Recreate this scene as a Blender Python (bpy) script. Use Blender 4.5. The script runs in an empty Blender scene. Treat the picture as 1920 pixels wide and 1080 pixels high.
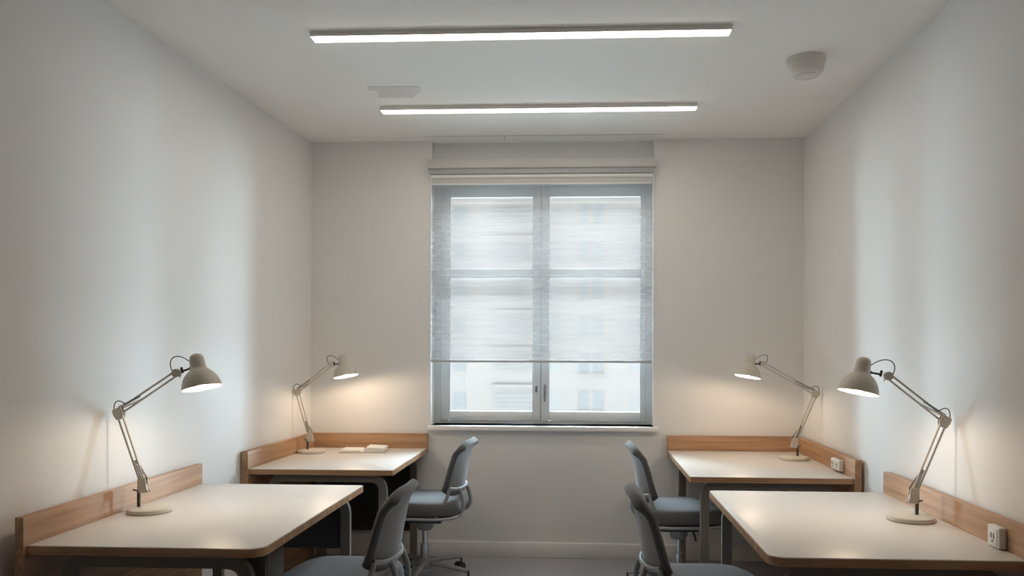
import bpy, bmesh, math, random
from mathutils import Vector, Matrix

random.seed(7)
scene = bpy.context.scene
COL = scene.collection
PI = math.pi

# ------------------------------------------------------------------ helpers
def new_mat(name):
    m = bpy.data.materials.new(name)
    m.use_nodes = True
    nt = m.node_tree
    nt.nodes.clear()
    out = nt.nodes.new('ShaderNodeOutputMaterial')
    return m, nt, out

def principled(name, col, rough=0.5, metal=0.0, spec=0.5, noise=None, bump=None, sheen=0.0):
    """noise = (scale, amount) tints the colour; bump = (scale, strength, distance)."""
    m, nt, out = new_mat(name)
    b = nt.nodes.new('ShaderNodeBsdfPrincipled')
    b.inputs['Base Color'].default_value = (*col, 1)
    b.inputs['Roughness'].default_value = rough
    b.inputs['Metallic'].default_value = metal
    b.inputs['Specular IOR Level'].default_value = spec
    if sheen:
        b.inputs['Sheen Weight'].default_value = sheen
        b.inputs['Sheen Roughness'].default_value = 0.4
    nt.links.new(b.outputs[0], out.inputs[0])
    tc = nt.nodes.new('ShaderNodeTexCoord')
    if noise:
        n = nt.nodes.new('ShaderNodeTexNoise')
        n.inputs['Scale'].default_value = noise[0]
        n.inputs['Detail'].default_value = 4
        nt.links.new(tc.outputs['Object'], n.inputs['Vector'])
        r = nt.nodes.new('ShaderNodeMapRange')
        r.inputs['To Min'].default_value = 1 - noise[1]
        r.inputs['To Max'].default_value = 1 + noise[1]
        nt.links.new(n.outputs['Fac'], r.inputs['Value'])
        mx = nt.nodes.new('ShaderNodeVectorMath'); mx.operation = 'SCALE'
        mx.inputs[0].default_value = col
        nt.links.new(r.outputs[0], mx.inputs['Scale'])
        nt.links.new(mx.outputs[0], b.inputs['Base Color'])
    if bump:
        n2 = nt.nodes.new('ShaderNodeTexNoise')
        n2.inputs['Scale'].default_value = bump[0]
        n2.inputs['Detail'].default_value = 3
        nt.links.new(tc.outputs['Object'], n2.inputs['Vector'])
        bp = nt.nodes.new('ShaderNodeBump')
        bp.inputs['Strength'].default_value = bump[1]
        bp.inputs['Distance'].default_value = bump[2]
        nt.links.new(n2.outputs['Fac'], bp.inputs['Height'])
        nt.links.new(bp.outputs[0], b.inputs['Normal'])
    return m

def wood(name, axis):
    """oak with the grain running along axis 'X', 'Y' or 'Z'."""
    m, nt, out = new_mat(name)
    b = nt.nodes.new('ShaderNodeBsdfPrincipled')
    b.inputs['Roughness'].default_value = 0.42
    tc = nt.nodes.new('ShaderNodeTexCoord')
    mp = nt.nodes.new('ShaderNodeMapping')
    s = {'X': (1.6, 30, 30), 'Y': (30, 1.6, 30), 'Z': (30, 30, 1.6)}[axis]
    mp.inputs['Scale'].default_value = s
    nt.links.new(tc.outputs['Object'], mp.inputs['Vector'])
    n = nt.nodes.new('ShaderNodeTexNoise')
    n.inputs['Scale'].default_value = 1.0
    n.inputs['Detail'].default_value = 7
    n.inputs['Roughness'].default_value = 0.6
    n.inputs['Distortion'].default_value = 0.5
    nt.links.new(mp.outputs[0], n.inputs['Vector'])
    r = nt.nodes.new('ShaderNodeValToRGB')
    e = r.color_ramp.elements
    e[0].position = 0.30; e[0].color = (0.27, 0.142, 0.070, 1)
    e[1].position = 0.72; e[1].color = (0.50, 0.305, 0.175, 1)
    k = e.new(0.52); k.color = (0.40, 0.228, 0.120, 1)
    nt.links.new(n.outputs['Fac'], r.inputs['Fac'])
    nt.links.new(r.outputs['Color'], b.inputs['Base Color'])
    bp = nt.nodes.new('ShaderNodeBump')
    bp.inputs['Strength'].default_value = 0.08
    bp.inputs['Distance'].default_value = 0.002
    nt.links.new(n.outputs['Fac'], bp.inputs['Height'])
    nt.links.new(bp.outputs[0], b.inputs['Normal'])
    nt.links.new(b.outputs[0], out.inputs[0])
    return m

def emission(name, col, strength):
    m, nt, out = new_mat(name)
    e = nt.nodes.new('ShaderNodeEmission')
    e.inputs['Color'].default_value = (*col, 1)
    e.inputs['Strength'].default_value = strength
    nt.links.new(e.outputs[0], out.inputs[0])
    return m

def glass_pane_mat():
    m, nt, out = new_mat('window_glass')
    t = nt.nodes.new('ShaderNodeBsdfTransparent')
    t.inputs['Color'].default_value = (0.95, 0.975, 0.975, 1)
    g = nt.nodes.new('ShaderNodeBsdfGlossy')
    g.inputs['Roughness'].default_value = 0.03
    f = nt.nodes.new('ShaderNodeFresnel'); f.inputs['IOR'].default_value = 1.35
    mx = nt.nodes.new('ShaderNodeMixShader')
    nt.links.new(f.outputs[0], mx.inputs[0])
    nt.links.new(t.outputs[0], mx.inputs[1])
    nt.links.new(g.outputs[0], mx.inputs[2])
    nt.links.new(mx.outputs[0], out.inputs[0])
    return m

def blind_mat():
    """sheer fabric woven in soft horizontal bands below a plain sheer top."""
    m, nt, out = new_mat('blind_fabric')
    tc = nt.nodes.new('ShaderNodeTexCoord')
    sp = nt.nodes.new('ShaderNodeSeparateXYZ')
    nt.links.new(tc.outputs['Object'], sp.inputs[0])
    mul = nt.nodes.new('ShaderNodeMath'); mul.operation = 'MULTIPLY'
    mul.inputs[1].default_value = 2 * PI / 0.042
    nt.links.new(sp.outputs['Z'], mul.inputs[0])
    sn = nt.nodes.new('ShaderNodeMath'); sn.operation = 'SINE'
    nt.links.new(mul.outputs[0], sn.inputs[0])
    nz = nt.nodes.new('ShaderNodeTexNoise'); nz.inputs['Scale'].default_value = 6
    nt.links.new(tc.outputs['Object'], nz.inputs['Vector'])
    amp = nt.nodes.new('ShaderNodeMath'); amp.operation = 'MULTIPLY'
    nt.links.new(sn.outputs[0], amp.inputs[0]); nt.links.new(nz.outputs['Fac'], amp.inputs[1])
    # plain above z = -0.22 (object origin at the cassette), banded below
    lo = nt.nodes.new('ShaderNodeMapRange')
    lo.inputs['From Min'].default_value = -0.20; lo.inputs['From Max'].default_value = -0.23
    nt.links.new(sp.outputs['Z'], lo.inputs['Value'])
    band = nt.nodes.new('ShaderNodeMath'); band.operation = 'MULTIPLY'
    nt.links.new(amp.outputs[0], band.inputs[0]); nt.links.new(lo.outputs[0], band.inputs[1])
    fac = nt.nodes.new('ShaderNodeMath'); fac.operation = 'MULTIPLY_ADD'
    fac.inputs[1].default_value = 0.06; fac.inputs[2].default_value = BLIND_OPACITY
    nt.links.new(band.outputs[0], fac.inputs[0])
    step = nt.nodes.new('ShaderNodeMath'); step.operation = 'MULTIPLY_ADD'
    step.inputs[1].default_value = 0.05
    nt.links.new(lo.outputs[0], step.inputs[0]); nt.links.new(fac.outputs[0], step.inputs[2])
    t = nt.nodes.new('ShaderNodeBsdfTransparent')
    tl = nt.nodes.new('ShaderNodeBsdfTranslucent'); tl.inputs['Color'].default_value = (*BLIND_GLOW, 1)
    df = nt.nodes.new('ShaderNodeBsdfDiffuse'); df.inputs['Color'].default_value = (0.34, 0.34, 0.34, 1)
    m1 = nt.nodes.new('ShaderNodeMixShader'); m1.inputs[0].default_value = 0.5
    nt.links.new(tl.outputs[0], m1.inputs[1]); nt.links.new(df.outputs[0], m1.inputs[2])
    m2 = nt.nodes.new('ShaderNodeMixShader')
    nt.links.new(step.outputs[0], m2.inputs[0])
    nt.links.new(t.outputs[0], m2.inputs[1]); nt.links.new(m1.outputs[0], m2.inputs[2])
    nt.links.new(m2.outputs[0], out.inputs[0])
    return m

# ------------------------------------------------------------------ light levels
LED_STRENGTH = 19.2
BULB_STRENGTH = 370.0
SKY_BRIGHT = 80.0
SKY_DULL = 2.0
SKY_COLOR = (0.71, 0.875, 1.0)
EXPOSURE = 0.21
BLIND_OPACITY = 0.49
BLIND_GLOW = (0.215, 0.182, 0.166)

M = dict(
    wall=principled('wall_paint', (0.765, 0.757, 0.745), 0.75, spec=0.25, bump=(140, 0.04, 0.002)),
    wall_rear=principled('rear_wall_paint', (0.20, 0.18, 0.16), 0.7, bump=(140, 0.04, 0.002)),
    ceiling=principled('ceiling_paint', (0.86, 0.84, 0.81), 0.85, spec=0.2, bump=(120, 0.03, 0.002)),
    patch=principled('ceiling_patch', (0.70, 0.67, 0.64), 0.8, spec=0.2, noise=(20, 0.03)),
    seam=principled('ceiling_seam', (0.42, 0.41, 0.40), 0.8),
    carpet=principled('carpet', (0.33, 0.335, 0.36), 0.95, spec=0.1, noise=(160, 0.25), bump=(300, 0.5, 0.004)),
    white=principled('white_lacquer', (0.80, 0.80, 0.79), 0.45, noise=(8, 0.01)),
    upvc=principled('window_frame', (0.84, 0.88, 0.90), 0.4, noise=(5, 0.02)),
    handle=principled('handle_metal', (0.30, 0.31, 0.33), 0.35, metal=0.6, noise=(40, 0.05)),
    wood_x=wood('oak_along_x', 'X'), wood_y=wood('oak_along_y', 'Y'), wood_z=wood('oak_along_z', 'Z'),
    laminate=principled('desk_laminate', (0.70, 0.665, 0.625), 0.38, spec=0.5, noise=(30, 0.01)),
    frame=principled('taupe_steel', (0.165, 0.147, 0.127), 0.6, spec=0.25, noise=(12, 0.03)),
    desk_shadow=principled('charcoal_shadow', (0.05, 0.047, 0.044), 0.8, spec=0.2, noise=(10, 0.05)),  # dark tone carrying the shadow beneath the left desks
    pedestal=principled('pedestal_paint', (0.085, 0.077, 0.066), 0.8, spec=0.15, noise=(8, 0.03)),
    dark=principled('dark_plastic', (0.03, 0.03, 0.032), 0.5, noise=(30, 0.1)),
    cream=principled('cream_enamel', (0.57, 0.525, 0.445), 0.38, noise=(25, 0.02)),
    inner=principled('shade_inside', (0.86, 0.84, 0.80), 0.5, noise=(25, 0.01)),
    gun=principled('gunmetal', (0.10, 0.095, 0.085), 0.4, metal=0.5, noise=(60, 0.08)),
    spring=principled('spring_steel', (0.16, 0.14, 0.125), 0.4, metal=0.6, noise=(60, 0.08)),
    cable=principled('cable_rubber', (0.045, 0.048, 0.055), 0.55, noise=(60, 0.1)),
    fabric=principled('chair_fabric', (0.102, 0.099, 0.099), 0.85, spec=0.2, sheen=0.25, noise=(220, 0.12), bump=(420, 0.35, 0.002)),
    shell=principled('chair_back_fabric', (0.205, 0.198, 0.194), 0.75, spec=0.3, sheen=0.25, noise=(200, 0.08), bump=(380, 0.3, 0.002)),
    chairgrey=principled('chair_grey_plastic', (0.27, 0.27, 0.27), 0.4, noise=(20, 0.03)),
    chrome=principled('brushed_metal', (0.55, 0.55, 0.56), 0.28, metal=0.9, noise=(50, 0.05)),
    paper=principled('paper', (0.84, 0.82, 0.77), 0.8, noise=(40, 0.02)),
    kraft=principled('kraft_cover', (0.60, 0.45, 0.30), 0.7, noise=(40, 0.04)),
    blind_box=principled('blind_cassette', (0.56, 0.555, 0.54), 0.5, noise=(6, 0.01)),
    blind_dark=principled('blind_bar', (0.42, 0.44, 0.45), 0.5, noise=(6, 0.01)),
    plastic=principled('offwhite_plastic', (0.74, 0.72, 0.68), 0.4, noise=(20, 0.02)),
    detector=principled('detector_plastic', (0.70, 0.67, 0.63), 0.5, noise=(20, 0.02)),
    led_body=principled('led_housing', (0.80, 0.78, 0.75), 0.5, noise=(20, 0.02)),
    led=emission('led_diffuser', (1.0, 0.865, 0.715), LED_STRENGTH),
    bulb=emission('bulb_glow', (1.0, 0.77, 0.55), BULB_STRENGTH),
    glass=glass_pane_mat(),
    blind=blind_mat(),
    facade=principled('render_facade', (0.345, 0.283, 0.253), 0.9, spec=0.1, noise=(0.6, 0.02)),
    bwin=principled('far_window', (0.25, 0.222, 0.208), 0.3, noise=(1.0, 0.08)),
    bwin2=principled('far_louvre', (0.30, 0.258, 0.236), 0.5, noise=(1.0, 0.05)),
    asphalt=principled('street', (0.42, 0.42, 0.41), 0.9, noise=(0.5, 0.1)),
)

class MB:
    def __init__(s):
        s.bm = bmesh.new()
    def _add(s, verts, faces, mi=0, smooth=False):
        vs = [s.bm.verts.new(v) for v in verts]
        for f in faces:
            try:
                fc = s.bm.faces.new([vs[i] for i in f])
                fc.material_index = mi; fc.smooth = smooth
            except ValueError:
                pass
        return vs
    def box(s, x0, x1, y0, y1, z0, z1, bevel=0.0, seg=2, mi=0, mat=None):
        b = bmesh.new()
        bmesh.ops.create_cube(b, size=1.0)
        for v in b.verts:
            v.co = Vector(((x0 + x1) / 2 + v.co.x * (x1 - x0), (y0 + y1) / 2 + v.co.y * (y1 - y0), (z0 + z1) / 2 + v.co.z * (z1 - z0)))
        if bevel > 0:
            bmesh.ops.bevel(b, geom=list(b.edges), offset=bevel, segments=seg, profile=0.5, affect='EDGES', clamp_overlap=True)
        s._merge(b, mi, bevel > 0, mat)
        return s
    def _merge(s, b, mi=0, smooth=False, mat=None):
        b.verts.index_update()
        vs = [(mat @ v.co) if mat else v.co.copy() for v in b.verts]
        fs = [[v.index for v in f.verts] for f in b.faces]
        s._add(vs, fs, mi, smooth)
        b.free()
    def prism(s, poly, z0, z1, bevel=0.0, mi=0, mat=None, seg=2):
        b = bmesh.new()
        lo = [b.verts.new((p[0], p[1], z0)) for p in poly]
        f = b.faces.new(lo)
        r = bmesh.ops.extrude_face_region(b, geom=[f])
        for v in [g for g in r['geom'] if isinstance(g, bmesh.types.BMVert)]:
            v.co.z = z1
        bmesh.ops.recalc_face_normals(b, faces=list(b.faces))
        if bevel > 0:
            es = [e for e in b.edges if abs(e.verts[0].co.z - e.verts[1].co.z) < 1e-6]
            bmesh.ops.bevel(b, geom=es, offset=bevel, segments=seg, profile=0.5, affect='EDGES', clamp_overlap=True)
        s._merge(b, mi, False, mat)
        return s
    def tube(s, pts, r, n=10, closed=False, mi=0, cap=True, ell=None, up=None):
        """r a number or one per point; ell = (a, b) scales the section on its two axes."""
        pts = [Vector(p) for p in pts]
        k = len(pts)
        rs = r if isinstance(r, (list, tuple)) else [r] * k
        tang = []
        for i in range(k):
            if closed:
                t = pts[(i + 1) % k] - pts[i - 1]
            else:
                t = pts[min(i + 1, k - 1)] - pts[max(i - 1, 0)]
            tang.append(t.normalized())
        ref = Vector(up) if up else (Vector((0, 0, 1)) if abs(tang[0].z) < 0.9 else Vector((1, 0, 0)))
        a = (ref - tang[0] * ref.dot(tang[0])).normalized()
        rings = []
        for i in range(k):
            a = (a - tang[i] * a.dot(tang[i]))
            a = a.normalized() if a.length > 1e-6 else tang[i].orthogonal().normalized()
            c = tang[i].cross(a)
            ea, eb = ell if ell else (1, 1)
            rings.append([pts[i] + (a * math.cos(2 * PI * j / n + PI / n) * ea + c * math.sin(2 * PI * j / n + PI / n) * eb) * rs[i] for j in range(n)])
        verts = [v for rg in rings for v in rg]
        faces = []
        m = k if closed else k - 1
        for i in range(m):
            i2 = (i + 1) % k
            for j in range(n):
                j2 = (j + 1) % n
                faces.append((i * n + j, i * n + j2, i2 * n + j2, i2 * n + j))
        if cap and not closed:
            faces.append(tuple(range(n - 1, -1, -1)))
            faces.append(tuple((k - 1) * n + j for j in range(n)))
        s._add(verts, faces, mi, n > 4)
        return s
    def lathe(s, prof, n=32, mat=None, mi=0, closed_ends=True):
        """prof = [(radius, height)]; axis is local Z."""
        verts, faces = [], []
        for (r, h) in prof:
            for j in range(n):
                a = 2 * PI * j / n
                p = Vector((r * math.cos(a), r * math.sin(a), h))
                verts.append(mat @ p if mat else p)
        for i in range(len(prof) - 1):
            for j in range(n):
                j2 = (j + 1) % n
                faces.append((i * n + j, i * n + j2, (i + 1) * n + j2, (i + 1) * n + j))
        if closed_ends:
            if prof[0][0] > 1e-6:
                faces.append(tuple(range(n - 1, -1, -1)))
            if prof[-1][0] > 1e-6:
                faces.append(tuple((len(prof) - 1) * n + j for j in range(n)))
        s._add(verts, faces, mi, True)
        return s
    def sphere(s, c, r, mi=0, sub=3, scale=(1, 1, 1)):
        b = bmesh.new()
        bmesh.ops.create_icosphere(b, subdivisions=sub, radius=r)
        for v in b.verts:
            v.co = Vector((v.co.x * scale[0], v.co.y * scale[1], v.co.z * scale[2])) + Vector(c)
        s._merge(b, mi, True)
        return s
    def grid(s, fn, nu, nv, mi=0):
        verts = [fn(i / nu, j / nv) for j in range(nv + 1) for i in range(nu + 1)]
        w = nu + 1
        faces = [(j * w + i, j * w + i + 1, (j + 1) * w + i + 1, (j + 1) * w + i) for j in range(nv) for i in range(nu)]
        s._add(verts, faces, mi, True)
        return s
    def build(s, name, mats, parent=None, loc=None, sub=0, autosmooth=True):
        bmesh.ops.remove_doubles(s.bm, verts=list(s.bm.verts), dist=1e-6)
        bmesh.ops.recalc_face_normals(s.bm, faces=list(s.bm.faces))
        me = bpy.data.meshes.new(name)
        s.bm.to_mesh(me); s.bm.free()
        for m in (mats if isinstance(mats, (list, tuple)) else [mats]):
            me.materials.append(m)
        o = bpy.data.objects.new(name, me)
        COL.objects.link(o)
        if parent: o.parent = parent
        if loc: o.location = loc
        if sub:
            md = o.modifiers.new('smooth', 'SUBSURF'); md.levels = sub; md.render_levels = sub
        if autosmooth:
            try:
                me.set_sharp_from_angle(angle=math.radians(38))
            except Exception:
                pass
        return o

def tag(o, label=None, cat=None, group=None, kind=None):
    if label: o['label'] = label
    if cat: o['category'] = cat
    if group: o['group'] = group
    if kind: o['kind'] = kind
    return o

def thing(name, loc, label, cat, group=None, rz=0.0):
    o = bpy.data.objects.new(name, None)
    o.empty_display_size = 0.1
    COL.objects.link(o)
    o.location = loc; o.rotation_euler = (0, 0, rz)
    return tag(o, label, cat, group)

def copy_tree(o, parent=None):
    c = o.copy(); COL.objects.link(c); c.parent = parent
    for ch in list(o.children):
        copy_tree(ch, c)
    return c

def round_poly(pts, radii, seg=8):
    out = []
    n = len(pts)
    for i in range(n):
        p = Vector(pts[i]); a = Vector(pts[i - 1]); b = Vector(pts[(i + 1) % n])
        r = radii[i]
        if r <= 0:
            out.append((p.x, p.y)); continue
        d1 = (a - p).normalized(); d2 = (b - p).normalized()
        ang = d1.angle(d2)
        t = r / math.tan(ang / 2)
        p1 = p + d1 * t; p2 = p + d2 * t
        cen = p + (d1 + d2).normalized() * (r / math.sin(ang / 2))
        v1 = p1 - cen; v2 = p2 - cen
        tot = v1.angle(v2)
        sgn = 1 if (v1.x * v2.y - v1.y * v2.x) > 0 else -1
        for k in range(seg + 1):
            th = sgn * tot * k / seg
            q = cen + Vector((v1.x * math.cos(th) - v1.y * math.sin(th), v1.x * math.sin(th) + v1.y * math.cos(th)))
            out.append((q.x, q.y))
    return out

def offset_poly(poly, d):
    """move every edge of a counter-clockwise polygon inwards by d."""
    out = []
    n = len(poly)
    for i in range(n):
        p = Vector(poly[i]); a = Vector(poly[i - 1]); b = Vector(poly[(i + 1) % n])
        e1 = (p - a).normalized(); e2 = (b - p).normalized()
        n1 = Vector((-e1.y, e1.x)); n2 = Vector((-e2.y, e2.x))
        k = n1 + n2
        k = k / max(0.2, k.dot(k)) * 2
        out.append((p.x + k.x * d, p.y + k.y * d))
    return out

def fillet_path(pts, r, seg=6):
    """round the inner corners of an open 3-D polyline."""
    pts = [Vector(p) for p in pts]
    out = [pts[0]]
    for i in range(1, len(pts) - 1):
        p = pts[i]; d1 = (pts[i - 1] - p); d2 = (pts[i + 1] - p)
        rr = min(r, d1.length * 0.49, d2.length * 0.49)
        a = p + d1.normalized() * rr; b = p + d2.normalized() * rr
        for k in range(seg + 1):
            t = k / seg
            out.append(a * (1 - t) ** 2 + p * 2 * t * (1 - t) + b * t ** 2)
    out.append(pts[-1])
    return out

def bez(p0, p1, p2, p3, n=14):
    p0, p1, p2, p3 = map(Vector, (p0, p1, p2, p3))
    return [p0 * (1 - t) ** 3 + p1 * 3 * t * (1 - t) ** 2 + p2 * 3 * t * t * (1 - t) + p3 * t ** 3 for t in [k / n for k in range(n + 1)]]

# ------------------------------------------------------------------ room shell
H = 2.75
YB = 5.2            # window wall
YF = -1.4           # wall behind the camera
XR = 1.446
def xl(y): return -1.797 - 0.045 * (YB - y)

def struct(o):
    o['kind'] = 'structure'; return o

struct(MB().prism([(xl(YF) - .2, YF - .2), (XR + .2, YF - .2), (XR + .2, YB + .3), (xl(YB) - .2, YB + .3)], -0.12, 0.0).build('floor', M['carpet']))
struct(MB().prism([(xl(YF) - .2, YF - .2), (XR + .2, YF - .2), (XR + .2, YB + .3), (xl(YB) - .2, YB + .3)], H, H + 0.15).build('ceiling', M['ceiling']))
struct(MB().prism([(xl(YF), YF), (xl(YB), YB), (xl(YB) - .2, YB), (xl(YF) - .2, YF)], 0, H).build('wall_left', M['wall']))
struct(MB().box(XR, XR + .2, YF, YB, 0, H).build('wall_right', M['wall']))
struct(MB().box(xl(YF) - .2, XR + .2, YF - .2, YF, 0, H).build('wall_front', M['wall_rear']))
# window wall with its opening and the shallow recess above the window
WX0, WX1, WZ0, WZ1 = -0.988, 0.479, 0.866, 2.53
wb = MB()
wb.box(xl(YB) - .2, WX0, YB, YB + .3, 0, H)
wb.box(WX1, XR + .2, YB, YB + .3, 0, H)
wb.box(WX0, WX1, YB, YB + .3, 0, WZ0)
wb.box(WX0, WX1, YB + .055, YB + .3, WZ1, H)
struct(wb.build('wall_back', M['wall']))

def baseboard(name, x0, x1, y0, y1):
    struct(MB().box(x0, x1, y0, y1, 0, 0.10, 0.004).build(name, M['wall']))
baseboard('baseboard_back', xl(YB) + .01, XR - .002, YB - .014, YB)
baseboard('baseboard_right', XR - .0135, XR, YF, YB - .016)
struct(MB().prism([(xl(YF), YF), (xl(YF) + .014, YF), (xl(YB - .02) + .014, YB - .02), (xl(YB - .02), YB - .02)], 0, 0.10, 0.003).build('baseboard_left', M['wall']))
# fine joint in the ceiling plaster in front of the window
sm = MB(); sm.box(-1.02, 0.52, 5.083, 5.088, H - .0015, H + .01); sm.box(-0.50, -0.496, 5.088, YB, H - .0015, H + .01)
struct(sm.build('trim_1', M['seam']))
# window sill board
struct(MB().box(WX0 - .017, WX1 + .028, YB - .035, YB + .16, WZ0 - .03, WZ0, 0.004).build('trim_2', M['white']))

# window ---------------------------------------------------------------
win = thing('window_1', (0, YB + .135, WZ0), None, None); struct(win)
win['label'] = 'two-sash grey framed window in the far wall behind the sheer blind'
def W(mb): return mb
y0, y1 = 0.0, 0.045
zb, zt = 0.0, WZ1 - WZ0
XM = -0.266
f = MB()
f.box(WX0, WX0 + .04, y0 + .012, y1, zb, zt, .002); f.box(WX1 - .04, WX1, y0 + .012, y1, zb, zt, .002)
f.box(WX0 + .04, WX1 - .04, y0 + .012, y1, zb, zb + .022, .002); f.box(WX0 + .04, WX1 - .04, y0 + .012, y1, zt - .06, zt, .002)
f.box(XM - .035, XM + .035, .030, y1, zb + .022, zt - .06, .002)
f.build('window_frame', M['upvc'], win)
ZP0, ZT0, ZT1, ZP1 = 0.951 - WZ0, 1.852 - WZ0, 1.917 - WZ0, 2.402 - WZ0
for nm, a, b, pa, pb, hx, hz, hh in (('left', WX0 + .042, XM - .002, -0.888, -0.323, -0.296, 0.235, 0.035), ('right', XM + .002, WX1 - .042, -0.208, 0.404, -0.237, 0.225, 0.07)):
    s_ = MB()
    zs, ze = zb + .024, zt - .062
    s_.box(a, pa, y0, y1 - .01, zs, ze, .003); s_.box(pb, b, y0, y1 - .01, zs, ze, .003)
    s_.box(pa, pb, y0, y1 - .01, zs, ZP0, .003); s_.box(pa, pb, y0, y1 - .01, ZP1, ze, .003)
    s_.box(pa, pb, y0 + .004, y1 - .014, ZT0, ZT1, .003)
    sash = s_.build('sash', M['upvc'], win)
    MB().box(pa - .005, pb + .005, .018, .023, ZP0 - .005, ZP1 + .005).build('glass_pane', M['glass'], sash)
    hb = MB(); hb.box(hx - .008, hx + .008, -.008, 0.0, hz - hh * .6, hz + hh * .6, .003)
    if nm == 'right':
        hb.tube([(hx, -.006, hz + .03), (hx, -.035, hz + .03), (hx, -.038, hz - .07)], [.008, .008, .007], 8)
    hb.build('handle', M['handle'], sash)

# blind ---------------------------------------------------------------
bl = thing('roller_blind', (0, YB, 2.52), 'white sheer roller blind lowered over most of the far window', 'blind')
MB().box(-1.003, 0.489, -.062, -.002, .036, .096, .004).build('cassette', M['blind_box'], bl)
MB().box(-.990, 0.476, -.046, -.004, .002, .036, .003).build('cassette_underside', M['blind_dark'], bl)
MB().tube([(-.984, -.024, -.012), (.468, -.024, -.012)], .013, 16).build('roller', M['white'], bl)
MB().box(-.980, 0.462, -.021, -.016, -.058, -.022, .001).build('fabric_wrap', M['blind_box'], bl)
MB().box(-.980, 0.462, -.024, -.014, -.066, -.058, .002).build('hem_rod', M['white'], bl)
fb = MB(); fb.grid(lambda u, v: Vector((-.984 + 1.448 * u, -.018, -1.222 + 1.16 * v)), 8, 24)
fb.build('blind_fabric', M['blind'], bl)
MB().box(-.986, 0.467, -.025, -.010, -1.236, -1.222, .003).build('bottom_bar', M['blind_dark'], bl)
for gx in (-.9905, .4765):
    MB().tube([(gx, -.012, .01), (gx, -.012, -1.64)], .0035, 8).build('guide_wire', M['white'], bl)
ch = MB()
for k in range(60):
    ch.sphere((.466, -.034, .0 - k * .02), .0028, sub=1)
ch.tube([(.466, -.034, .02), (.466, -.034, -1.19)], .0012, 6)
ch.build('bead_chain', M['white'], bl)

# ------------------------------------------------------------------ outside
gr = MB(); gr.box(-90, 90, 8, 140, -14.2, -14.0); struct(gr.build('ground', M['asphalt']))
bd = thing('apartment_building', (0, 70, -14), 'pale rendered apartment block across the street, seen through the window', 'building')
bx0, bx1 = -57.0, 54.0
bw = MB(); bw.box(bx0, bx1, 0, 16, 0, 54); bw.build('wall', M['facade'], bd)
def bwin(x0, x1, z0, z1, mullion=True, mat='bwin'):
    g = MB(); g.box(x0, x1, -.06, .1, z0 + 14, z1 + 14)
    o = g.build('window', M[mat], bd)
    if mullion:
        q = MB(); xm = (x0 + x1) / 2
        q.box(xm - .16, xm + .16, -.1, -.06, z0 + 14, z1 + 14); q.box(x0 - .08, x1 + .08, -.22, 0, z0 + 13.86, z0 + 14)
        q.build('mullion', M['facade'], o)
for k in range(-2, 6):
    dz = k * 3.30
    bwin(-.13, 2.03, -4.03 + dz, -2.30 + dz)
    bwin(-11.3, -10.2, -3.9 + dz, -2.45 + dz, False)
    bwin(-11.3, -10.3, -1.75 + dz, -1.05 + dz, False, 'bwin2')
    bwin(-2.7, -1.75, -4.0 + dz, -2.45 + dz, False, 'bwin2')
    bwin(4.4, 5.1, -4.0 + dz, -2.7 + dz, False, 'bwin2')
    bwin(9.0, 11.2, -4.0 + dz, -2.3 + dz)
    bwin(-17.5, -15.3, -4.0 + dz, -2.3 + dz)
    bwin(-25.0, -22.8, -4.0 + dz, -2.3 + dz)
    for wx in (-55.0, -48.5, -42.0, -35.0, 16.0, 23.0, 30.0, 37.0, 44.0, 51.0):
        bwin(wx, wx + 2.2, -4.0 + dz, -2.3 + dz)
    # recessed loggia with louvres
    lg = MB(); lg.box(-7.65, -3.6, -.05, .1, -3.95 + dz + 14, -2.4 + dz + 14); lo = lg.build('loggia', M['bwin2'], bd)
    ls = MB()
    for q in range(4):
        ls.box(-7.65, -3.6, -.14, -.05, -3.8 + dz + 14 + q * .38, -3.72 + dz + 14 + q * .38)
    ls.build('louvre', M['facade'], lo)
    bc = MB(); bc.box(-7.8, -3.4, -.35, 0, -2.0 + dz + 14, -1.75 + dz + 14); bc.build('balcony_slab', M['facade'], bd)

# ------------------------------------------------------------------ ceiling things
def led(y, x0, x1, label):
    t = thing('linear_ceiling_light', ((x0 + x1) / 2, y, H), label, 'ceiling light', 'linear ceiling lights')
    L = (x1 - x0) / 2
    h = MB()
    h.box(-L - .004, L + .004, -.034, .034, -.012, 0, .001)
    for sy in (-1, 1):
        h.box(-L - .004, L + .004, sy * .0325 - .0015, sy * .0325 + .0015, -.022, -.012, .0007)
        h.box(sy * (L + .0025) - .0015, sy * (L + .0025) + .0015, -.031, .031, -.022, -.012, .0007)
    h.build('housing', M['led_body'], t)
    MB().box(-L + .0005, L - .0005, -.0305, .0305, -.0245, -.0125).build('diffuser', M['led'], t)
led(3.415, -1.175, 0.635, 'long lit linear ceiling light nearest the camera, the longer-looking of two')
led(4.480, -1.137, 0.646, 'long lit linear ceiling light closest to the window wall')

sd = thing('smoke_detector', (1.065, 3.80, H), 'round off-white smoke detector on the ceiling near the right wall', 'smoke detector')
MB().lathe([(.088, 0), (.090, -.010), (.088, -.022), (.080, -.024)], 40).build('base_plate', M['detector'], sd)
MB().lathe([(.080, -.022), (.082, -.040), (.078, -.060), (.066, -.076), (.048, -.084), (.020, -.088), (0, -.0885)], 40).build('cover', M['detector'], sd)
gb = MB()
for r in (.030, .042, .052):
    gb.tube([(r * math.cos(a) - .0, r * math.sin(a), -.0855 - .0 + (r - .03) * .16) for a in [2 * PI * k / 32 for k in range(32)]], .0016, 6, closed=True)
gb.build('vent_ring', M['seam'], sd)

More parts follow.
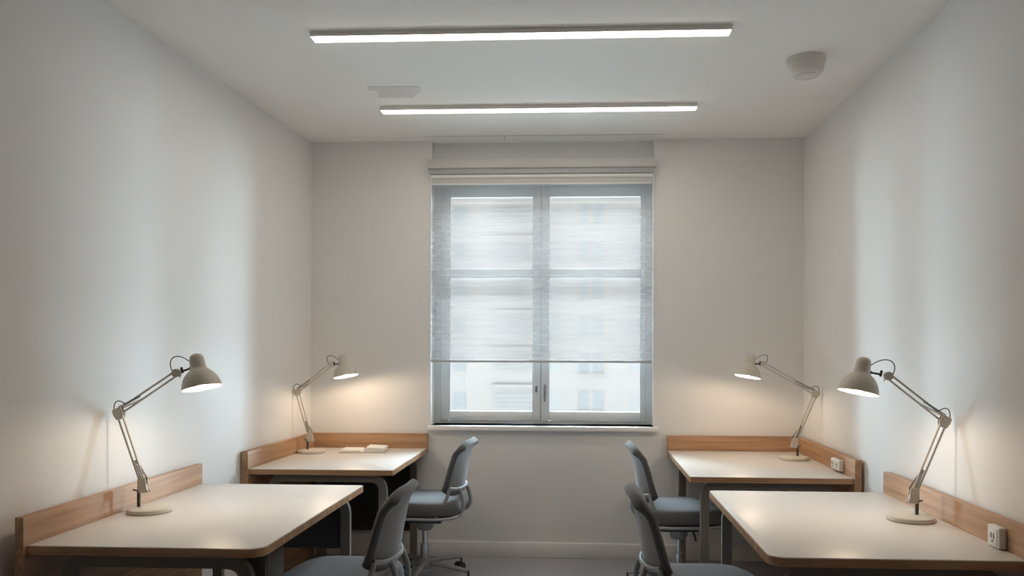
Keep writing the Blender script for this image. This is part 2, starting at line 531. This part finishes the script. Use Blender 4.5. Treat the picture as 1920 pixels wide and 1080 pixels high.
cp = MB()
cp.prism([(-1.121, 4.103), (-.849, 4.114), (-.858, 4.20), (-.925, 4.296), (-1.118, 4.288), (-1.082, 4.182), (-1.135, 4.155)][::1], -.0018, 0.0)
tag(cp.build('ceiling_plate', M['patch'], None, (0, 0, H)), 'small flat grey-beige plate on the ceiling between the two linear lights', 'ceiling plate')

# ------------------------------------------------------------------ desks
DZ = 0.716; TH = 0.030
def tube_frame(x0, x1, y, w=.044, depth=.030, r=.075):
    """upside-down U of flat tube, standing on the floor."""
    z = DZ - TH - w / 2 - .004
    pts = fillet_path([(x0, y, 0.0), (x0, y, z), (x1, y, z), (x1, y, 0.0)], r, 8)
    m = MB()
    q = math.sqrt(2)
    # rectangular section: width w in the plane of the U, depth along y
    m.tube(pts, q / 2, 4, ell=(depth, w), up=(0, 1, 0)) if False else None
    n = len(pts)
    vs, fs = [], []
    for i in range(n):
        a = pts[max(i - 1, 0)]; b = pts[min(i + 1, n - 1)]
        t = (b - a).normalized()
        nrm = Vector((t.z, 0, -t.x))
        for sx, sy in ((-1, -1), (1, -1), (1, 1), (-1, 1)):
            vs.append(pts[i] + nrm * (sx * w / 2) + Vector((0, sy * depth / 2, 0)))
    for i in range(n - 1):
        for j in range(4):
            j2 = (j + 1) % 4
            fs.append((i * 4 + j, i * 4 + j2, (i + 1) * 4 + j2, (i + 1) * 4 + j))
    fs.append((0, 1, 2, 3)); fs.append(((n - 1) * 4 + 3, (n - 1) * 4 + 2, (n - 1) * 4 + 1, (n - 1) * 4))
    m._add(vs, fs, 0, False)
    return m

def desk(label, poly, radii, board, y_front, y_back, lx0, lx1, side, back=None, desk_shadow=None):
    ox = sum(p[0] for p in poly) / 4; oy = sum(p[1] for p in poly) / 4
    t = thing('desk', (ox, oy, 0), label, 'desk', 'white topped desks along the walls')
    P = lambda pl: [(p[0] - ox, p[1] - oy) for p in pl]
    pl = round_poly(P(poly), radii)
    inner = offset_poly(pl, .0025)
    top = MB(); top.prism(inner, DZ - TH + .001, DZ, .0012)
    to = top.build('tabletop', M['laminate'], t)
    eb = MB()
    n = len(pl)
    vs = [(p[0], p[1], DZ - TH) for p in pl] + [(p[0], p[1], DZ - .003) for p in pl] + \
         [(p[0], p[1], DZ - .003) for p in inner] + [(p[0], p[1], DZ - TH) for p in inner]
    fs = []
    for i in range(n):
        j = (i + 1) % n
        fs += [(i, j, n + j, n + i), (n + i, n + j, 2 * n + j, 2 * n + i), (2 * n + i, 2 * n + j, 3 * n + j, 3 * n + i), (3 * n + i, 3 * n + j, j, i)]
    eb._add(vs, fs)
    # wooden core below the laminate
    eb.prism(offset_poly(pl, .004), DZ - TH - .0005, DZ - TH + .0005)
    eb.build('edge_band', M['wood_x'], to)
    b = MB(); b.prism(P(board), 0.0, 0.812, .003); b.build('side_board', M['wood_y'], t)
    if back:
        k = MB(); k.prism(P(back), DZ - TH + .004, 0.812, .003); k.build('back_board', M['wood_x'], t)
    for y in (y_front, y_back):
        tube_frame(lx0 - ox, lx1 - ox, y - oy).build('leg_frame', M['frame'], t)
    bx = MB()
    for x in (lx0 + .12, lx1 - .12):
        bx.box(x - ox - .02, x - ox + .02, y_front - oy + .015, y_back - oy - .015, DZ - TH - .04, DZ - TH - .0008, .003)
    bx.build('support_rail', M['frame'], t)
    if desk_shadow:  # added dark sheet standing in for the shadow under the desk
        MB().box(desk_shadow[0] - ox, desk_shadow[1] - ox, desk_shadow[2] - oy, desk_shadow[2] - oy + .018, desk_shadow[3], DZ - TH - .001, .002).build('shadow_panel', M['desk_shadow'], t)
    return t

# near left
desk('white topped desk on the left nearest the camera, with a slim storage unit below',
     [(-1.83, 2.53), (-1.036, 2.53), (-1.036, 3.75), (-1.83, 3.75)], [0, .055, .012, 0],
     [(-1.858, 2.515), (-1.83, 2.515), (-1.83, 3.75), (-1.858, 3.75)], 2.585, 3.69, -1.72, -1.105, 'L', desk_shadow=(-1.80, -1.13, 3.71, .42))
# far left, following the slightly skewed wall
desk('white topped desk in the far left corner holding an open notebook',
     [(-1.800, 4.22), (-1.008, 4.22), (-1.008, 5.167), (-1.765, 5.167)], [0, .008, .004, 0],
     [(-1.836, 4.205), (-1.800, 4.205), (-1.765, 5.198), (-1.795, 5.198)], 4.30, 5.10, -1.70, -1.08, 'L',
     back=[(-1.7655, 5.168), (-1.008, 5.168), (-1.008, 5.199), (-1.7655, 5.199)], desk_shadow=(-1.76, -1.085, 5.125, .18))
# near right
desk('white topped desk on the right nearest the camera, with a single outlet',
     [(.600, 2.53), (1.398, 2.53), (1.398, 3.72), (.600, 3.72)], [.055, 0, 0, .02],
     [(1.398, 2.30), (1.432, 2.30), (1.432, 3.72), (1.398, 3.72)], 2.585, 3.66, .672, 1.33, 'R')
# far right
desk('white topped desk in the far right corner with a double outlet on its side board',
     [(.568, 4.11), (1.398, 4.11), (1.398, 5.167), (.568, 5.167)], [.008, 0, 0, .004],
     [(1.398, 4.095), (1.432, 4.095), (1.432, 5.198), (1.398, 5.198)], 4.19, 5.10, .655, 1.30, 'R',
     back=[(.568, 5.168), (1.397, 5.168), (1.397, 5.199), (.568, 5.199)])

# slim pull-out unit under the free end of the near left desk
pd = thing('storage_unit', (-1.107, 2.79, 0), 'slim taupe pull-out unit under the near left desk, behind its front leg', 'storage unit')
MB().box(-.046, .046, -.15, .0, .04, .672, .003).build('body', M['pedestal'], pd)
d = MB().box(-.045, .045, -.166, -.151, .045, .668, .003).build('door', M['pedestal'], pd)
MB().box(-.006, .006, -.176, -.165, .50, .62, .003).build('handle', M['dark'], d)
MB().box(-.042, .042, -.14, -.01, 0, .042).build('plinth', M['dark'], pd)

# outlets --------------------------------------------------------------
def outlet(y0_, y1_, z0, z1, label, gangs):
    cy = (y0_ + y1_) / 2; cz = (z0 + z1) / 2; w = (y1_ - y0_) / 2; h = (z1 - z0) / 2
    t = thing('power_outlet', (1.398, cy, cz), label, 'power outlet', 'outlets on the right side boards')
    MB().box(-.026, -.0005, -w, w, -h, h, .004, 3).build('housing', M['plastic'], t)
    for g in range(gangs):
        gy = (g + .5) / gangs * 2 * w - w
        MB().box(-.0285, -.0255, gy - w / gangs * .72, gy + w / gangs * .72, -h * .74, h * .74, .001).build('socket_face', M['white'], t)
        sl = MB()
        for dy in (-.008, .008):
            sl.box(-.0292, -.0282, gy + dy - .003, gy + dy + .003, -.006, .012)
        sl.box(-.0292, -.0282, gy - .004, gy + .004, -.018, -.011)
        sl.build('pin_slot', M['dark'], t)
outlet(2.66, 2.735, .7185, .789, 'white single outlet on the side board of the near right desk', 1)
outlet(4.265, 4.40, .728, .786, 'white double outlet on the side board of the far right desk', 2)

# notebook -------------------------------------------------------------
nb = thing('open_notebook', (-1.375, 4.99, DZ), 'open notebook with white pages on the far left desk', 'notebook', rz=math.radians(6))
MB().box(-.150, .140, -.088, .088, 0.0005, .004, .001).build('cover', M['kraft'], nb)
def page_block(sgn, th, curl):
    m = MB(); n = 12
    xs = [k / n for k in range(n + 1)]
    w = .135
    def zt(u): return .005 + th * (1 - (1 - min(1, u * 5)) ** 2) * (1 - .25 * u) + curl * u * u
    vs = []
    for u in xs:
        for y in (-.083, .083):
            vs.append((sgn * u * w, y, .0045 + curl * u * u * .7)); vs.append((sgn * u * w, y, zt(u)))
    fs = []
    for i in range(n):
        a = i * 4; b = a + 4
        fs += [(a + 1, b + 1, b + 3, a + 3), (a, a + 2, b + 2, b), (a, b, b + 1, a + 1), (a + 2, a + 3, b + 3, b + 2)]
    fs += [(0, 1, 3, 2), (n * 4, n * 4 + 2, n * 4 + 3, n * 4 + 1)]
    m._add(vs, fs, 0, False)
    return m
page_block(1, .031, .0).build('page_block', M['paper'], nb)
page_block(-1, .012, .004).build('page_block', M['paper'], nb)

# ------------------------------------------------------------------ lamps
def coil(a, b, r, wire, turns):
    a = Vector(a); b = Vector(b); d = b - a; L = d.length; t = d.normalized()
    p = t.orthogonal().normalized(); q = t.cross(p)
    n = turns * 8
    return [a + t * (L * k / n) + (p * math.cos(2 * PI * k / 8) + q * math.sin(2 * PI * k / 8)) * r for k in range(n + 1)]

def lamp(loc, sg, label, base_du, stem_u, brk, E, Hj, R, tilt, base_r):
    """sg = +1: head towards +X, -1 mirrored. brk, E, Hj, R = (u, z) of the foot bracket, elbow, head joint, shade rim centre."""
    t = thing('desk_lamp', loc, label, 'desk lamp', 'cream jointed desk lamps')
    V = lambda u, z, y=0.0: Vector((sg * u, y, z))
    b = MB()
    b.lathe([(base_r * .96, 0.0), (base_r, .004), (base_r, .012), (base_r * .97, .017), (base_r * .88, .0205), (0, .022)], 44, Matrix.Translation(V(base_du, 0)))
    b.build('base', M['cream'], t)
    MB().tube([V(stem_u, .018), V(stem_u, brk[1] - .018)], .0068, 12).build('stem', M['gun'], t)
    # clamp bracket: splayed plates with a thumb screw
    bu, bz = brk
    k = MB()
    pl = [(bu - .014, bz + .030), (bu + .016, bz + .030), (bu + .022, bz - .012), (bu + .032, bz - .026), (bu - .008, bz - .030), (bu - .016, bz - .010)]
    for yy in (-.011, .007):
        k._add([V(u, z, yy) for u, z in pl] + [V(u, z, yy + .004) for u, z in pl],
               [(0, 1, 2, 3, 4, 5), (11, 10, 9, 8, 7, 6)] + [(i, (i + 1) % 6, 6 + (i + 1) % 6, 6 + i) for i in range(6)])
    k._add([V(u, z, yy) for yy in (-.008, .008) for u, z in ((bu - .010, bz + .004), (bu + .018, bz + .004), (bu + .022, bz - .024), (bu - .006, bz - .028))],
           [(0, 1, 2, 3), (7, 6, 5, 4), (0, 1, 5, 4), (1, 2, 6, 5), (2, 3, 7, 6), (3, 0, 4, 7)])
    k.build('bracket', M['cream'], t)
    MB().tube([V(stem_u - .004, bz - .020, -.008), V(stem_u - .012, bz - .014, -.020)], .0035, 8).build('thumb_screw', M['gun'], t)
    # lower arm
    eu, ez = E
    lowL = V(bu - .010, bz + .012); lowR = V(bu + .008, bz + .014)
    d = (V(eu, ez) - V(bu, bz)).normalized()
    nrm = Vector((d.z, 0, -d.x)) * (sg)
    for a0, off in ((lowL, -.0105), (lowR, .0105)):
        MB().tube([a0, V(eu, ez) + nrm * off - d * .006], .0040, 8).build('lower_arm', M['cream'], t)
    mid = V(bu + .0, bz) + (V(eu, ez) - V(bu, bz)) * .34 + nrm * .006
    for yy, tgt in ((-.006, V(bu + .000, bz + .016)), (.004, V(bu + .018, bz + .026))):
        p = MB(); p.tube(coil(mid + Vector((0, yy, 0)), tgt + Vector((0, yy, 0)), .0038, .001, 16), .0013, 5)
        p.build('spring', M['spring'], t)
    # elbow block
    hu, hz = Hj
    d2 = (V(hu, hz) - V(eu, ez)).normalized()
    n2 = Vector((-d2.z, 0, d2.x)) * sg
    e = MB()
    for yy in (-.010, .006):
        q = [V(eu, ez) + d * .014 + nrm * -.020, V(eu, ez) + d * .020 + nrm * .018, V(eu, ez) - d * .014 + nrm * .020, V(eu, ez) - d * .028 + nrm * .012, V(eu, ez) - d * .028 + nrm * -.014, V(eu, ez) - d * .006 + nrm * -.021]
        e._add([v + Vector((0, yy, 0)) for v in q] + [v + Vector((0, yy + .004, 0)) for v in q],
               [(0, 1, 2, 3, 4, 5), (11, 10, 9, 8, 7, 6)] + [(i, (i + 1) % 6, 6 + (i + 1) % 6, 6 + i) for i in range(6)])
    e.tube([V(eu, ez, -.014), V(eu, ez, .014)], .0085, 14)
    e.build('elbow', M['cream'], t)
    # upper arm
    for off in (.0105, -.0105):
        MB().tube([V(eu, ez) + n2 * off + d2 * (.006 if off > 0 else -.004), V(hu, hz) + n2 * off * .9 - d2 * .002], .0040, 8).build('upper_arm', M['cream'], t)
    m2 = V(eu, ez) + (V(hu, hz) - V(eu, ez)) * .40 - n2 * .002
    for yy, tgt in ((-.006, V(eu, ez) + d2 * .012 + n2 * .016), (.004, V(eu, ez) + d2 * .006 + n2 * .012)):
        p = MB(); p.tube(coil(m2 + Vector((0, yy, 0)) + n2 * (.006 if yy < 0 else -.008), tgt + Vector((0, yy, 0)), .0038, .001, 15), .0013, 5)
        p.build('spring', M['spring'], t)
    j = MB()
    j.tube([V(hu, hz, -.011), V(hu, hz, .011)], .0165, 20)
    j.tube([V(hu, hz, -.015), V(hu, hz, .015)], .006, 12)
    j.build('head_joint', M['cream'], t)
    # head: shade revolved about an axis tilted in the lamp plane and a little towards the room
    ru, rz = R
    ax = Vector((-sg * math.sin(tilt), math.sin(math.radians(5.5)), math.cos(tilt))).normalized()
    xax = Vector((0, 1, 0)).cross(ax).normalized(); yax = ax.cross(xax)
    mat = Matrix(((xax.x, yax.x, ax.x, sg * ru), (xax.y, yax.y, ax.y, 0), (xax.z, yax.z, ax.z, rz), (0, 0, 0, 1)))
    outer = [(.0760, -.001), (.0750, .006), (.0725, .020), (.0665, .037), (.0565, .053), (.0440, .066), (.0345, .074), (.0310, .080), (.0300, .090), (.0288, .110), (.0270, .124), (.0215, .134), (.0110, .139), (0, .140)]
    inner = [(.0745, -.001), (.0735, .006), (.0708, .0195), (.0648, .036), (.0545, .0515), (.0420, .064), (.0300, .071), (0, .072)]
    sh = MB(); sh.lathe(outer, 48, mat, 0, False)
    sh.lathe([outer[0], inner[0]], 48, mat, 0, False)
    so = sh.build('shade', M['cream'], t)
    ln = MB(); ln.lathe(inner, 48, mat, 0, False)
    ln.build('shade_lining', M['inner'], so)
    bb = MB(); c = mat @ Vector((0, 0, .008))
    bb.sphere(c, .0155); bb.build('bulb', M['bulb'], so)
    nk = MB(); nk.tube([mat @ Vector((0, 0, .020)), mat @ Vector((0, 0, .0715))], .013, 16); nk.build('bulb_holder', M['plastic'], so)
    # yoke between joint and shade neck
    neck = mat @ Vector((-sg * .0315, -.0, .086))
    y = MB()
    y.tube([V(hu, hz) + (neck - V(hu, hz)) * .35, neck], .0042, 10)
    y.sphere(neck, .0078, sub=2)
    kp = V(hu, hz) + (neck - V(hu, hz)) * .42
    y.tube([kp + Vector((sg * .003, -.004, -.008)), kp + Vector((-sg * .002, -.006, .016))], [.0048, .0052], 10)
    y.build('yoke', M['gun'], t)
    MB().tube([V(hu, hz) + Vector((sg * .012, -.004, -.006)), V(hu, hz) + Vector((sg * .020, -.008, -.022))], [.003, .0012], 8).build('wing_nut', M['chrome'], t)
    # flex: loop at the head and at the elbow, clipped along the arms
    cap = mat @ Vector((-sg * .0285, 0, .112))
    j0 = V(hu, hz) + n2 * .008 - d2 * .012
    MB().tube(bez(j0, j0 + Vector((-sg * .035, 0, .062)), cap + Vector((-sg * .055, 0, .045)), cap, 20), .0019, 8).build('head_cable', M['cable'], t)
    c0 = V(eu, ez) + nrm * -.019 - d * .004
    c1 = V(eu, ez) + d2 * .040 + n2 * .012
    MB().tube(bez(c0, c0 + Vector((-sg * .012, 0, .050)), c1 + Vector((-sg * .035, 0, .028)), c1, 18), .0019, 8).build('elbow_cable', M['cable'], t)
    return t

lamp((-1.722, 3.08, DZ), 1, 'cream jointed lamp lit on the near left desk, head turned to the right', .004, -.041, (-.026, .106), (-.124, .398), (.113, .556), (.216, .498), math.radians(13.4), .084)
lamp((-1.690, 4.90, DZ), 1, 'cream jointed lamp lit on the far left desk beside the open notebook', 0.0, -.024, (-.012, .100), (-.092, .385), (.126, .556), (.220, .482), math.radians(12), .086)
lamp((1.276, 3.12, DZ), -1, 'cream jointed lamp lit on the near right desk, head turned to the left', 0.0, -.024, (-.014, .094), (-.128, .386), (.086, .556), (.200, .492), math.radians(12), .089)
lamp((1.280, 4.80, DZ), -1, 'cream jointed lamp lit on the far right desk, standing by the corner of the boards', 0.0, -.020, (-.006, .100), (-.126, .396), (.185, .571), (.276, .494), math.radians(10.6), .088)

# ------------------------------------------------------------------ chairs
def make_chair(label):
    """faces +X; origin on the floor under the post."""
    t = thing('task_chair', (0, 0, 0), label, 'office chair', 'low-backed swivel chairs at the desks')
    # seat cushion: super-ellipse pad with a domed top
    def pad(z, g, r):   # ring at height z, size factor g
        return None
    s = MB()
    nu, nv = 40, 9
    prof = [(0.90, .418), (.97, .424), (1.0, .440), (1.0, .462), (.985, .480), (.94, .494), (.80, .502), (.50, .507), (.0, .509)]
    def sup(a, g):
        c, q = math.cos(a), math.sin(a)
        e = .58
        x = math.copysign(abs(c) ** e, c) * .235 * g; y = math.copysign(abs(q) ** e, q) * .240 * g
        return x, y
    vs, fs = [], []
    for g, z in prof:
        for k in range(nu):
            x, y = sup(2 * PI * k / nu, g)
            # front edge rolls down a little
            dz = -.020 * max(0, (x - .10) / .135) ** 2 * (1 if z > .43 else .3)
            vs.append((x, y, z + dz))
    for i in range(len(prof) - 1):
        for k in range(nu):
            k2 = (k + 1) % nu
            fs.append((i * nu + k, i * nu + k2, (i + 1) * nu + k2, (i + 1) * nu + k))
    fs.append(tuple(range(nu - 1, -1, -1)))
    s._add(vs, fs, 0, True)
    s.build('seat', M['fabric'], t, autosmooth=False)
    # grey tray with its rim under the cushion
    tr = MB()
    ring = [(*sup(2 * PI * k / nu, 1.0), .410) for k in range(nu)]
    tr.tube(ring, .0085, 8, closed=True)
    tr._add([(*sup(2 * PI * k / nu, .96), .404) for k in range(nu)] + [(*sup(2 * PI * k / nu, .96), .416) for k in range(nu)],
            [tuple(range(nu - 1, -1, -1)), tuple(range(nu, 2 * nu))] + [(k, (k + 1) % nu, nu + (k + 1) % nu, nu + k) for k in range(nu)])
    tr.build('seat_tray', M['chairgrey'], t)
    # backrest: wraps forward at the sides, rolls backwards at the top edge
    def spine(v):
        z = .535 + .285 * v
        x = -.213 - .036 * v - .010 * v * v
        return x, z
    def back_pt(u, v, off):
        w = .188 * (1.0 - .05 * v) * (1 - .10 * (1 - v) ** 3)
        y = (u * 2 - 1)
        x, z = spine(v)
        wrap = .055 * (abs(y) ** 2.2) * (1 - .62 * v)
        lip = max(0, (v - .78) / .22)
        xx = x + wrap - .018 * lip ** 2 + off * (1 + .55 * lip)
        zz = z - .030 * (abs(y) ** 5) * (1 if v > .5 else -1) * (abs(v - .5) * 2) ** 3 + .006 * lip
        return Vector((xx, y * w, zz))
    # closed shell: front skin and rear skin with a rounded rim
    def skin(off, m):
        N, K = 22, 18
        return [[back_pt(i / N, j / K, off) for i in range(N + 1)] for j in range(K + 1)], N, K
    fr, N, K = skin(.018, 0); rr, _, _ = skin(-.016, 0)
    bk = MB(); bv = MB()
    def add_skin(mb, rows):
        vs = [p for r_ in rows for p in r_]
        mb._add(vs, [(j * (N + 1) + i, j * (N + 1) + i + 1, (j + 1) * (N + 1) + i + 1, (j + 1) * (N + 1) + i) for j in range(K) for i in range(N)], 0, True)
    def rim(mb, r0, r1):
        """rounded strip joining the borders of the two skins."""
        border = [(0, i) for i in range(N + 1)] + [(j, N) for j in range(1, K + 1)] + [(K, i) for i in range(N - 1, -1, -1)] + [(j, 0) for j in range(K - 1, 0, -1)]
        cx = Vector((-.29, 0, .68))
        rows = []
        for q in range(7):
            a = q / 6
            row = []
            for (j, i) in border:
                p0 = r0[j][i]; p1 = r1[j][i]
                p = p0.lerp(p1, a)
                o = Vector((0, p.y, p.z - .68)); o = Vector((0, (1 if i == N else -1 if i == 0 else 0), (1 if j == K else -1 if j == 0 else 0)))
                o = o.normalized() if o.length else o
                row.append(p + o * (.014 if j < K else .020) * math.sin(PI * a))
            rows.append(row)
        n = len(border)
        vs = [p for r_ in rows for p in r_]
        mb._add(vs, [(q * n + k, q * n + (k + 1) % n, (q + 1) * n + (k + 1) % n, (q + 1) * n + k) for q in range(6) for k in range(n)], 0, True)
    add_skin(bk, fr); rim(bk, fr, rr)
    bo = bk.build('backrest', M['fabric'], t, autosmooth=False)
    add_skin(bv, rr)
    bv.build('back_cover', M['shell'], bo, autosmooth=False)
    # grey carrier: band round the back, two arms at the sides, two behind
    band = []
    for k in range(25):
        u = k / 24
        p = back_pt(u, .10, -.024)
        band.append(Vector((p.x, p.y * 1.02, p.z + .0)))
    bd_ = MB(); bd_.tube(band, .0105, 10, ell=(1.0, .75))
    bd_.build('back_band', M['chairgrey'], t)
    for sg in (-1, 1):
        a = MB()
        e = band[0] if sg < 0 else band[-1]
        a.tube(bez(e, e + Vector((.004, 0, -.06)), (-.150, sg * .205, .47), (-.120, sg * .214, .412), 14), .0105, 10)
        a.build('carrier_arm', M['chairgrey'], t)
        c = band[12 + sg * 6]
        a = MB()
        a.tube(bez(c, c + Vector((-.030, 0, -.075)), (-.285, sg * .10, .40), (-.15, sg * .085, .403), 16), .0115, 10)
        a.build('carrier_arm', M['chairgrey'], t)
    # mechanism, post and star base
    mc = MB(); mc.box(-.115, .105, -.075, .075, .352, .404, .010, 3)
    mo = mc.build('tilt_mechanism', M['dark'], t)
    lv = MB(); lv.tube(fillet_path([(.05, -.06, .375), (.05, -.19, .372), (.05, -.235, .345)], .03), .0055, 8); lv.build('lever', M['dark'], mo)
    MB().lathe([(.052, .352), (.050, .322), (.042, .305), (.034, .300)], 24).build('post_collar', M['chairgrey'], t)
    ps = MB(); ps.lathe([(.0155, .305), (.0155, .215)], 20); ps.lathe([(.026, .22), (.027, .10), (.030, .095)], 24)
    ps.build('gas_post', M['chrome'], t)
    MB().lathe([(.040, .135), (.046, .120), (.046, .085), (.038, .078)], 24).build('hub', M['chairgrey'], t)
    for k in range(5):
        a = 2 * PI * k / 5 + 0.35
        d = Vector((math.cos(a), math.sin(a), 0))
        g = MB()
        g.tube([d * .030 + Vector((0, 0, .108)), d * .12 + Vector((0, 0, .104)), d * .24 + Vector((0, 0, .092)), d * .290 + Vector((0, 0, .084))], [.019, .0165, .013, .0115], 10, ell=(.85, 1.1))
        lo = g.build('star_leg', M['chairgrey'], t)
        cs = MB()
        n_ = Vector((-d.y, d.x, 0))
        c = d * .292
        cs.tube([c + Vector((0, 0, .086)), c + Vector((0, 0, .045))], .006, 8)
        for q in (-1, 1):
            cc = c + d * -.012
            cs.tube([cc + n_ * (.006 * q) + Vector((0, 0, .0275)), cc + n_ * (.024 * q) + Vector((0, 0, .0275))], .027, 18)
        cs.build('caster', M['dark'], lo)
    return t

c1 = make_chair('grey swivel chair at the far left desk, its back below the window sill')
c1.location = (-.916, 4.65, 0); c1.rotation_euler = (0, 0, PI - math.radians(4.5))
for lab, loc, rz in (
    ('grey swivel chair at the near left desk, cut off below', (-.948, 3.08, 0), PI - math.radians(1.5)),
    ('grey swivel chair at the far right desk, partly hidden by another chair back', (.561, 4.52, 0), math.radians(3)),
    ('grey swivel chair at the near right desk, in front of another chair', (.475, 3.05, 0), math.radians(1.5))):
    c = copy_tree(c1)
    c.location = loc; c.rotation_euler = (0, 0, rz); c['label'] = lab

# ------------------------------------------------------------------ daylight
world = bpy.data.worlds.new('overcast_sky')
scene.world = world
world.use_nodes = True
nt = world.node_tree
nt.nodes.clear()
wo = nt.nodes.new('ShaderNodeOutputWorld')
bg = nt.nodes.new('ShaderNodeBackground')
bg.inputs['Color'].default_value = (*SKY_COLOR, 1)
# bright cloud glow on the sun's side (beyond the block opposite), duller sky behind us
tcw = nt.nodes.new('ShaderNodeTexCoord')
spw = nt.nodes.new('ShaderNodeSeparateXYZ')
nt.links.new(tcw.outputs['Generated'], spw.inputs[0])
mr = nt.nodes.new('ShaderNodeMapRange')
mr.interpolation_type = 'SMOOTHSTEP'
mr.inputs['From Min'].default_value = -0.15; mr.inputs['From Max'].default_value = 0.35
mr.inputs['To Min'].default_value = SKY_DULL; mr.inputs['To Max'].default_value = SKY_BRIGHT
nt.links.new(spw.outputs['Y'], mr.inputs['Value'])
nt.links.new(mr.outputs[0], bg.inputs['Strength'])
nt.links.new(bg.outputs[0], wo.inputs[0])

# portal helps the renderer find the window opening
pl = bpy.data.lights.new('window_portal', 'AREA')
pl.shape = 'RECTANGLE'; pl.size = 1.46; pl.size_y = 1.66
pl.cycles.is_portal = True
po = bpy.data.objects.new('window_portal', pl); COL.objects.link(po)
po.location = ((WX0 + WX1) / 2, YB + .26, (WZ0 + WZ1) / 2)
po.rotation_euler = (-PI / 2, 0, 0)

# ------------------------------------------------------------------ camera
Fpx, SL, VPX, CY, ROLL = 1482.0, 0.0494, 1088.0, 655.0, 0.003
cam = bpy.data.cameras.new('camera')
co = bpy.data.objects.new('camera', cam); COL.objects.link(co)
cam.sensor_fit = 'HORIZONTAL'; cam.sensor_width = 36.0
cam.lens = Fpx / 1920 * 36
yaw = math.atan(SL)
cxp = VPX - Fpx * SL
cam.shift_x = (960 - cxp) / 1920
cam.shift_y = (CY - 540) / 1920
co.location = (0, 0, 1.371)
co.rotation_euler = (Matrix.Rotation(yaw, 4, 'Z') @ Matrix.Rotation(PI / 2, 4, 'X') @ Matrix.Rotation(ROLL, 4, 'Z')).to_euler()
cam.dof.use_dof = True
cam.dof.focus_distance = 3.6
cam.dof.aperture_fstop = 2.2
cam.clip_end = 500
scene.camera = co

# ------------------------------------------------------------------ colour management
vs_ = scene.view_settings
vs_.view_transform = 'Standard'; vs_.look = 'None'; vs_.gamma = 1.0; vs_.use_curve_mapping = False
vs_.exposure = EXPOSURE
cy = scene.cycles
cy.max_bounces = 12; cy.diffuse_bounces = 8; cy.glossy_bounces = 4; cy.transparent_max_bounces = 12
cy.use_denoising = True
